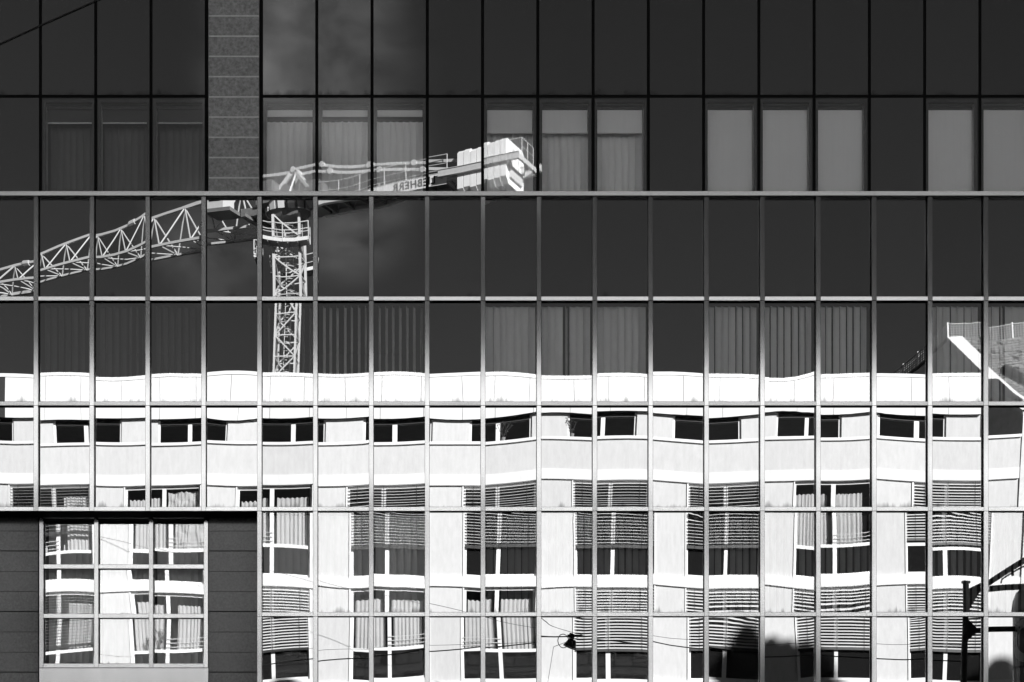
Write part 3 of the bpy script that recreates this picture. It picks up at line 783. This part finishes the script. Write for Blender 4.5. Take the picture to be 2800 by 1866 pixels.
# A-frame and pendants
af = MB(); pk = (.7, 0, zd+2.35)
for s in (-.6, .6):
    af.bar(C(-1.2, s, zd+.55), C(pk[0], s*.5, pk[2]), .2, .26); af.bar(C(2.4, s, zd+.55), C(pk[0], s*.5, pk[2]), .16, .2)
    af.bar(C(.5, s*1.2, zd+.55), C(.9, s*.6, pk[2]-.3), .12, .12)
af.tube(C(pk[0], -.5, pk[2]), C(pk[0], .5, pk[2]), .2, 10)
af.build('a_frame', MT['crane'], crane)
pe = MB()
for s in (-.45, .45):
    pts = [C(.7, s, zd+2.35), C(3.2, s, zd+2.2), C(6.8, s, zd+1.5), C(10, s*1.2, zd+.95), C(13.6, s*1.6, zd+.42)]
    for a, b in zip(pts[:-1], pts[1:]): pe.bar(a, b, .07, .18)
    for p in pts[1:]: pe.tube(p-B_*.12, p+B_*.12, .2, 10)
pe.build('pendant_bar', MT['crane'], crane)
# jib
jb = MB(); lc = MB(); t = 0.; T0 = 2.8; pan = 2.6; n = 15
zb_ = zd-.55
def top(t): return C(-t, 0, zb_ + 3.35 - .075*t if t < 34 else zb_+.9)
def bot(t, s): return C(-t, s*.95, zb_)
for i in range(n):
    a, b = T0+i*pan, T0+(i+1)*pan
    jb.bar(top(a), top(b), .17, .17)
    for s in (-1, 1): jb.bar(bot(a, s), bot(b, s), .15, .17)
    m_ = (a+b)/2
    for s in (-1, 1):
        lc.tube(bot(a, s), top(m_), .05, 5); lc.tube(top(m_), bot(b, s), .055, 5)
    lc.tube(bot(a, -1), bot(a, 1), .045, 5); lc.tube(bot(a, -1), bot(b, 1), .045, 5)
    if i % 4 == 3: jb.tube(top(b)-A_*.3, top(b)+A_*.3, .2, 8)
jo = jb.build('jib', MT['crane'], crane); lc.build('jib_lacing', MT['crane'], jo)
MB().bar(top(T0), C(pk[0], 0, pk[2]), .18, .2).build('jib_tie', MT['crane'], crane)
MB().path([C(-t, -.1, zb_-.45) for t in (3, 12, 22, 32, 40)], .02, 4).build('trolley_rope', MT['wire'], crane)
# counter-jib
cj = MB(); zg = zd-.68
for s in (-.85, .85):
    obox(cj, 2.5, 17.3, s-.06, s+.06, zg, zg+.42); obox(cj, 2.5, 17.3, s-.13, s+.13, zg+.421, zg+.45); obox(cj, 2.5, 17.3, s-.13, s+.13, zg-.03, zg-.001)
cjo = cj.build('counter_jib', MT['crane'], crane)
dk = MB(); obox(dk, 3, 12.4, -.78, .78, zg+.28, zg+.33)
for i in range(8):
    t = 3.4+i*1.25; obox(dk, t-.07, t+.07, -.78, .78, zg+.02, zg+.27)
    dk.bar(C(t, -.78, zg+.1), C(t+1.25, .78, zg+.1), .07, .07)
dk.build('deck', MT['crane_g'], cjo)
rl = MB()
for s in (-.95, .95): rail(rl, [C(t, s, zg+.45) for t in (3.2, 4.8, 6.4, 8, 9.6, 11.2, 12.6)], 1.1, .026)
rail(rl, [C(18.0, s, zg+.45) for s in (-.8, 0, .8)], 1.05, .024)
rl.tube(C(15.6, .9, zg+1.5), C(18.0, .8, zg+1.5), .022, 4)
rl.build('guard_rail', MT['crane_w'], cjo)
bx_ = MB(); obox(bx_, 16.6, 17.25, -.8, .8, zg-.75, zg-.04); bx_.build('end_box', MT['crane'], cjo)
# ballast: slabs hung between the girders
slab = MB(); prof = [(-1.25, -.95), (-.85, -1.3), (.85, -1.3), (1.25, -.95), (1.25, 1.2), (1.05, 1.4), (-1.05, 1.4), (-1.25, 1.2)]
slab.prism(prof, C(0, 0, 0)-cb, B_, (0,0,1), A_, .41)
nslab = 8
sme = slab.mesh('ballast_block'); sme.materials.append(MT['concrete'])
for i in range(nslab):
    dz = .05*math.sin(i*2.1)
    o = inst('ballast_block', sme, crane, tuple(C(13.5+.455*i, 0, zg+.1+dz)))
gb = MB()
for s in (-1.36, 1.36):
    obox(gb, 12.2, 18.1, s-.05, s+.05, zg+.03, zg+.40); obox(gb, 12.2, 18.1, s-.10, s+.10, zg+.401, zg+.43); obox(gb, 12.2, 18.1, s-.10, s+.10, zg, zg+.029)
for t in (12.3, 18.0): obox(gb, t-.08, t+.08, -1.3, 1.3, zg+.05, zg+.35)
gb.build('ballast_frame', MT['crane'], crane)
# name board with lettering
bd = MB(); obox(bd, 7.0, 12.6, 1.0, 1.04, zg-.32, zg+.36); bo = bd.build('name_board', MT['white'], crane)
cu = bpy.data.curves.new('lettering', 'FONT'); cu.body = 'LIEBHERR'; cu.size = .68; cu.extrude = .006; cu.offset = .012; cu.space_character = 1.12
cu.align_x = 'CENTER'; cu.align_y = 'CENTER'
tob = bpy.data.objects.new('lettering', cu); COL.objects.link(tob)
dg = bpy.context.evaluated_depsgraph_get(); tm = bpy.data.meshes.new_from_object(tob.evaluated_get(dg)); bpy.data.objects.remove(tob)
R3 = Matrix((-A_, Vector((0,0,1)), B_)).transposed().to_4x4()
tm.transform(Matrix.Translation(C(10.25, 1.052, zg+.02)-cb) @ R3); tm.materials.clear(); tm.materials.append(MT['ink'])
to = bpy.data.objects.new('lettering', tm); COL.objects.link(to); to.parent = bo

# ================================================================== tiled house with roof safety net (seen mirrored)
R0 = V(2590, 927, 75); R1 = V(2950, 905, 74); Bq = V(2790, 1145, 70); E1 = V(3200, 1145, 69.5); Lq = V(2440, 1062, 79)
house = thing('tiled_house', (R0.x+3, R0.y, 0), 'steep tiled house behind the white roof edge, pale flashing on its hip', 'house')
UZ = Vector((0,0,1)); dn = lambda p: Vector((p.x, p.y, .1))
MB().quad(R0, Lq, Bq).build('gable_wall', MT['house_wall'], house)
MB().quad(Lq, Bq, dn(Bq), dn(Lq)).quad(Bq, E1, dn(E1), dn(Bq)).build('wall', MT['house_wall'], house)
MB().quad(R0, R1, E1, Bq).quad(R0, Lq, Lq+Vector((12,-6,0)), R1).build('roof', MT['tile'], house)
rdir = (R1-R0).normalized(); nrm = (R1-R0).cross(Bq-R0).normalized()
if nrm.z < 0: nrm = -nrm
tl = MB(); rt = random.Random(5); NR = 30
for j in range(NR):
    p0, p1 = R0.lerp(Bq, j/NR), R0.lerp(Bq, (j+1)/NR)
    q0, q1 = R1.lerp(E1, j/NR), R1.lerp(E1, (j+1)/NR); nt_ = 30
    for i in range(nt_):
        if rt.random() < .06: continue
        u0, u1 = (i+.5*(j % 2)+.03)/nt_, (i+.5*(j % 2)+.97)/nt_; h0, h1 = rt.uniform(.02,.05), rt.uniform(.05,.12)
        a_, b_, c_, d_ = p0.lerp(q0, u0)+nrm*h0, p0.lerp(q0, u1)+nrm*h0, p1.lerp(q1, u1)+nrm*h1, p1.lerp(q1, u0)+nrm*h1
        tl.quad(a_, b_, c_, d_); tl.quad(d_, c_, c_-nrm*.07, d_-nrm*.07)
o = tl.build('roof_tiles', MT['tile'], house); o['kind'] = 'stuff'
e_ = rdir*.62; lf_ = nrm*.14
MB().quad(R0+lf_-rdir*.05, R0+lf_+e_, Bq+lf_+e_, Bq+lf_-rdir*.05).quad(R0+lf_-rdir*.05, Bq+lf_-rdir*.05, Bq-UZ*.12-rdir*.05, R0-UZ*.12-rdir*.05).build('hip_flashing', MT['white'], house)
MB().tube(V(2742,1003,71.5), V(2830,1062,69.5), .27, 10).build('flue_pipe', MT['steel'], house)
MB().bar(R0.lerp(Lq,.0), Lq, .16, .12).build('verge_board', MT['steel'], house)
net = thing('roof_safety_net', tuple(R0), 'mesh safety net on white posts along the tiled roof edge', 'net')
ns = MB()
def strip(a, b, n, sag):
    fn = lambda u, v: a.lerp(b, u) + UZ*(.04 + (.70 - sag*4*((u*4) % 1)*(1-(u*4) % 1))*v)
    for i in range(n+1): ns.tube(fn(i/n, 0), fn(i/n, 1), .022, 3)
    for j in range(7):
        for q in range(12): ns.tube(fn(q/12, j/6), fn((q+.999)/12, j/6), .022 if j < 6 else .05, 3)
strip(R0, R1, 46, .05); strip(R0, Lq, 30, .03)
ns.build('mesh', MT['net'], net)
for p in [R0+UZ*0, R0.lerp(R1,.5), R0.lerp(Lq,.28), R0.lerp(Lq,.56), R0.lerp(Lq,.82)]: MB().tube(p, p+UZ*.82, .042, 6).build('post', MT['white'], net)

# ================================================================== street mast, lamp, wires (seen mirrored)
md = 40.8
mb_ = V(2640, 1590, md); ms = thing('street_mast', (mb_.x, mb_.y, .13), 'dark steel street mast with bracket arms and rounded signal housing', 'mast')
MB().tube((mb_.x, mb_.y, .13), tuple(mb_), .10, 12, .075).build('pole', MT['steel'], ms)
MB().box(mb_.x-.085, mb_.x+.085, mb_.y-.085, mb_.y+.085, mb_.z-.03, mb_.z+.03).build('pole_cap', MT['steel'], ms)
a0, a1 = V(2642, 1618, md), V(2860, 1500, md)
MB().bar(a0, a1, .10, .15).build('diagonal_arm', MT['steel'], ms)
MB().prism([(0,0),(.30,.16),(.30,.30),(0,-.35)], V(2645,1628,md)-Vector((0,.05,0)), (1,0,0), (0,0,1), (0,1,0), .1).build('gusset', MT['steel'], ms)
MB().bar(V(2700,1604,md), V(2880,1604,md), .1, .14).build('upper_arm', MT['steel'], ms)
MB().bar(V(2645,1724,md), V(2800,1724,md), .1, .13).build('lower_arm', MT['steel'], ms)
MB().prism([(0,-.26),(.22,-.07),(.22,.07),(0,.26)], V(2646,1724,md)-Vector((0,.06,0)), (1,0,0), (0,0,1), (0,1,0), .12).build('gusset', MT['steel'], ms)
rdp = [V(2733,1592,md), V(2735,1581,md), V(2770,1562,md), V(2840,1530,md)]
MB().path(rdp, .022, 6).build('hook_rod', MT['steel'], ms); MB().tube(V(2764,1556,md), V(2766,1574,md), .035, 6).build('clamp', MT['steel'], ms)
hc = V(2835, 1640, md); hr = 65*md/F
hb_ = MB(); zs = [(1900,hr),(1660,hr),(1640,hr*.97),(1620,hr*.86),(1608,hr*.68),(1600,hr*.4),(1597,.02)]
for (ya, ra), (yb2, rb) in zip(zs[:-1], zs[1:]):
    hb_.tube((hc.x, hc.y, V(0,ya,md).z), (hc.x, hc.y, V(0,yb2,md).z), ra, 24, rb)
ho = hb_.build('signal_housing', mat('housing_paint', .10, .3, noise=.1), ms, smooth=False)
em = MB(); zc_ = V(0,1760,md).z
for i in range(24):     # ring emblem wrapped on the front of the housing
    t0, t1 = 2*math.pi*i/24, 2*math.pi*(i+1)/24
    def ep(t, r):
        th = r*math.cos(t)/hr; return (hc.x - math.sin(.75 - th)*(hr+.006), hc.y + math.cos(.75 - th)*(hr+.006), zc_ + r*math.sin(t))
    em.quad(ep(t0,.36), ep(t1,.36), ep(t1,.58), ep(t0,.58))
em.build('emblem', mat('emblem_grey', .5, .5), ho)
MB().tube((hc.x, hc.y, V(0,1828,md).z), (hc.x, hc.y, V(0,1834,md).z), hr+.015, 24).build('clamp_band', MT['steel'], ms)

ldv = 47.0
node = V(1590, 1741, ldv)
lp = thing('street_lamp', tuple(V(1560, 1775, ldv)), 'black hanging street lamp on a span wire over the road', 'street lamp')
c0 = V(1562, 1765, ldv)
MB().tube(c0+Vector((-.04,0,-.10)), c0+Vector((.05,0,.13)), .20, 14, .11).build('lamp_shade', MT['wire'], lp)
MB().tube(c0+Vector((0,0,.17)), c0+Vector((.05,0,.30)), .09, 10).build('gear_box', MT['wire'], lp)
MB().bar(c0+Vector((-.1,0,.25)), node+Vector((.03,0,.0)), .08, .05).build('hanger', MT['wire'], lp)
lo_ = [c0+Vector((-.22+.16*math.cos(t), 0, .08+.2*math.sin(t))) for t in [6.28*k/12 for k in range(13)]]
MB().path(lo_, .012, 4).build('cable_loop', MT['wire'], lp)
def cable(pts, r, label, group=None, sag=0):
    out = []
    for a, b in zip(pts[:-1], pts[1:]):
        for i in range(8):
            u = i/8; p = Vector(a).lerp(Vector(b), u); p.z -= sag*4*u*(1-u); out.append(p)
    out.append(Vector(pts[-1])); m = MB().path(out, r, 6)
    return m.build('cable', MT['wire'], None, label=label, cat='cable', group=group, org=tuple(out[0]))
aL = V(60, 1836, DV-.01); 
cable([aL, node], .018, 'thick span wire from apartment wall to the hanging lamp', sag=.25)
cable([node, V(2640, 1806, md)], .016, 'thick span wire from the hanging lamp to the street mast', sag=.18)
cable([V(250, 1456, DV+.05), V(1590, 1738, ldv)], .007, 'thin stay wire slanting down to the hanging lamp', sag=.05)
cable([V(40, 1785, DV+.05), V(700, 1782, 50), V(1590, 1744, ldv)], .006, 'thin feed wire along the apartment wall to the lamp', sag=.06)
cable([V(1600, 1742, ldv), V(2640, 1764, md)], .006, 'thin feed wire between lamp and street mast', sag=.04)
cable([V(1585, 1744, ldv), V(1516, 1775, ldv), V(1500, 1880, ldv+2), V(1498, 1900, DV-.02)], .007, 'short jumper wire hanging from the lamp down the apartment wall')
# cable fixed to the office front, running out over the street
cable([P(520, -112, YU-.011), P(110, 70, YU-.011), P(-420, 312, YU-.011)], .0095, 'black cable running from the upper glass front across the dark panes')

# ================================================================== roof terrace shrubs of the office (their shadow falls on the apartment front)
def sun_up(p, Y):
    t = (Y - p.y)/SUN.y; return p + SUN*t
def shrub(px, py, wid, seed):
    r = random.Random(seed); pt = sun_up(V(px, py), 2.2); zr_ = ztop+.12
    base = Vector((pt.x, 2.2, zr_)); h = pt.z - zr_
    t = thing('roof_shrub', tuple(base), 'leafy shrub in the roof terrace planter of the office building', 'shrub', 'roof terrace shrubs')
    MB().box(base.x-.5, base.x+.5, base.y-.35, base.y+.35, base.z, base.z+.45).build('planter', MT['grey_wall'], t)
    st = MB(); lf = MB()
    for i in range(9):
        a = r.uniform(0, 6.28); e = base+Vector((math.cos(a)*wid*.7*r.random(), math.sin(a)*.6*r.random(), h*r.uniform(.6,.95))); st.tube(base+Vector((0,0,.4)), e, .03, 4, .01)
    for i in range(2600):
        a = r.uniform(0, 6.28); rr = r.random()**.5; zz = r.random()
        wz = (1 if zz < .45 else math.sqrt(max(0, 1-((zz-.45)/.55)**2)))*(.62+.38*math.sin(4*a+11*zz+seed))
        c = base+Vector((math.cos(a)*rr*wid*wz, math.sin(a)*rr*.7*wz, .4+(h-.45)*zz)); e = Vector((r.uniform(-1,1), r.uniform(-1,1), r.uniform(-1,1))).normalized()*.13; g_ = e.orthogonal().normalized()*.09
        lf.quad(c-e, c+g_, c+e, c-g_)
    st.build('stem', MT['bark'], t); lf.build('foliage', MT['leaf'], t)
for i, (px, py, w_) in enumerate(((2045, 1708, .75), (2085, 1735, .5), (2118, 1728, .35), (2160, 1742, .6), (2205, 1750, .55), (2255, 1790, .5), (2000, 1780, .6), (2735, 1800, .8), (2680, 1830, .55), (770, 1850, .45), (2080, 1790, 1.0), (2185, 1800, 1.0))):
    shrub(px, py, w_, i+1)
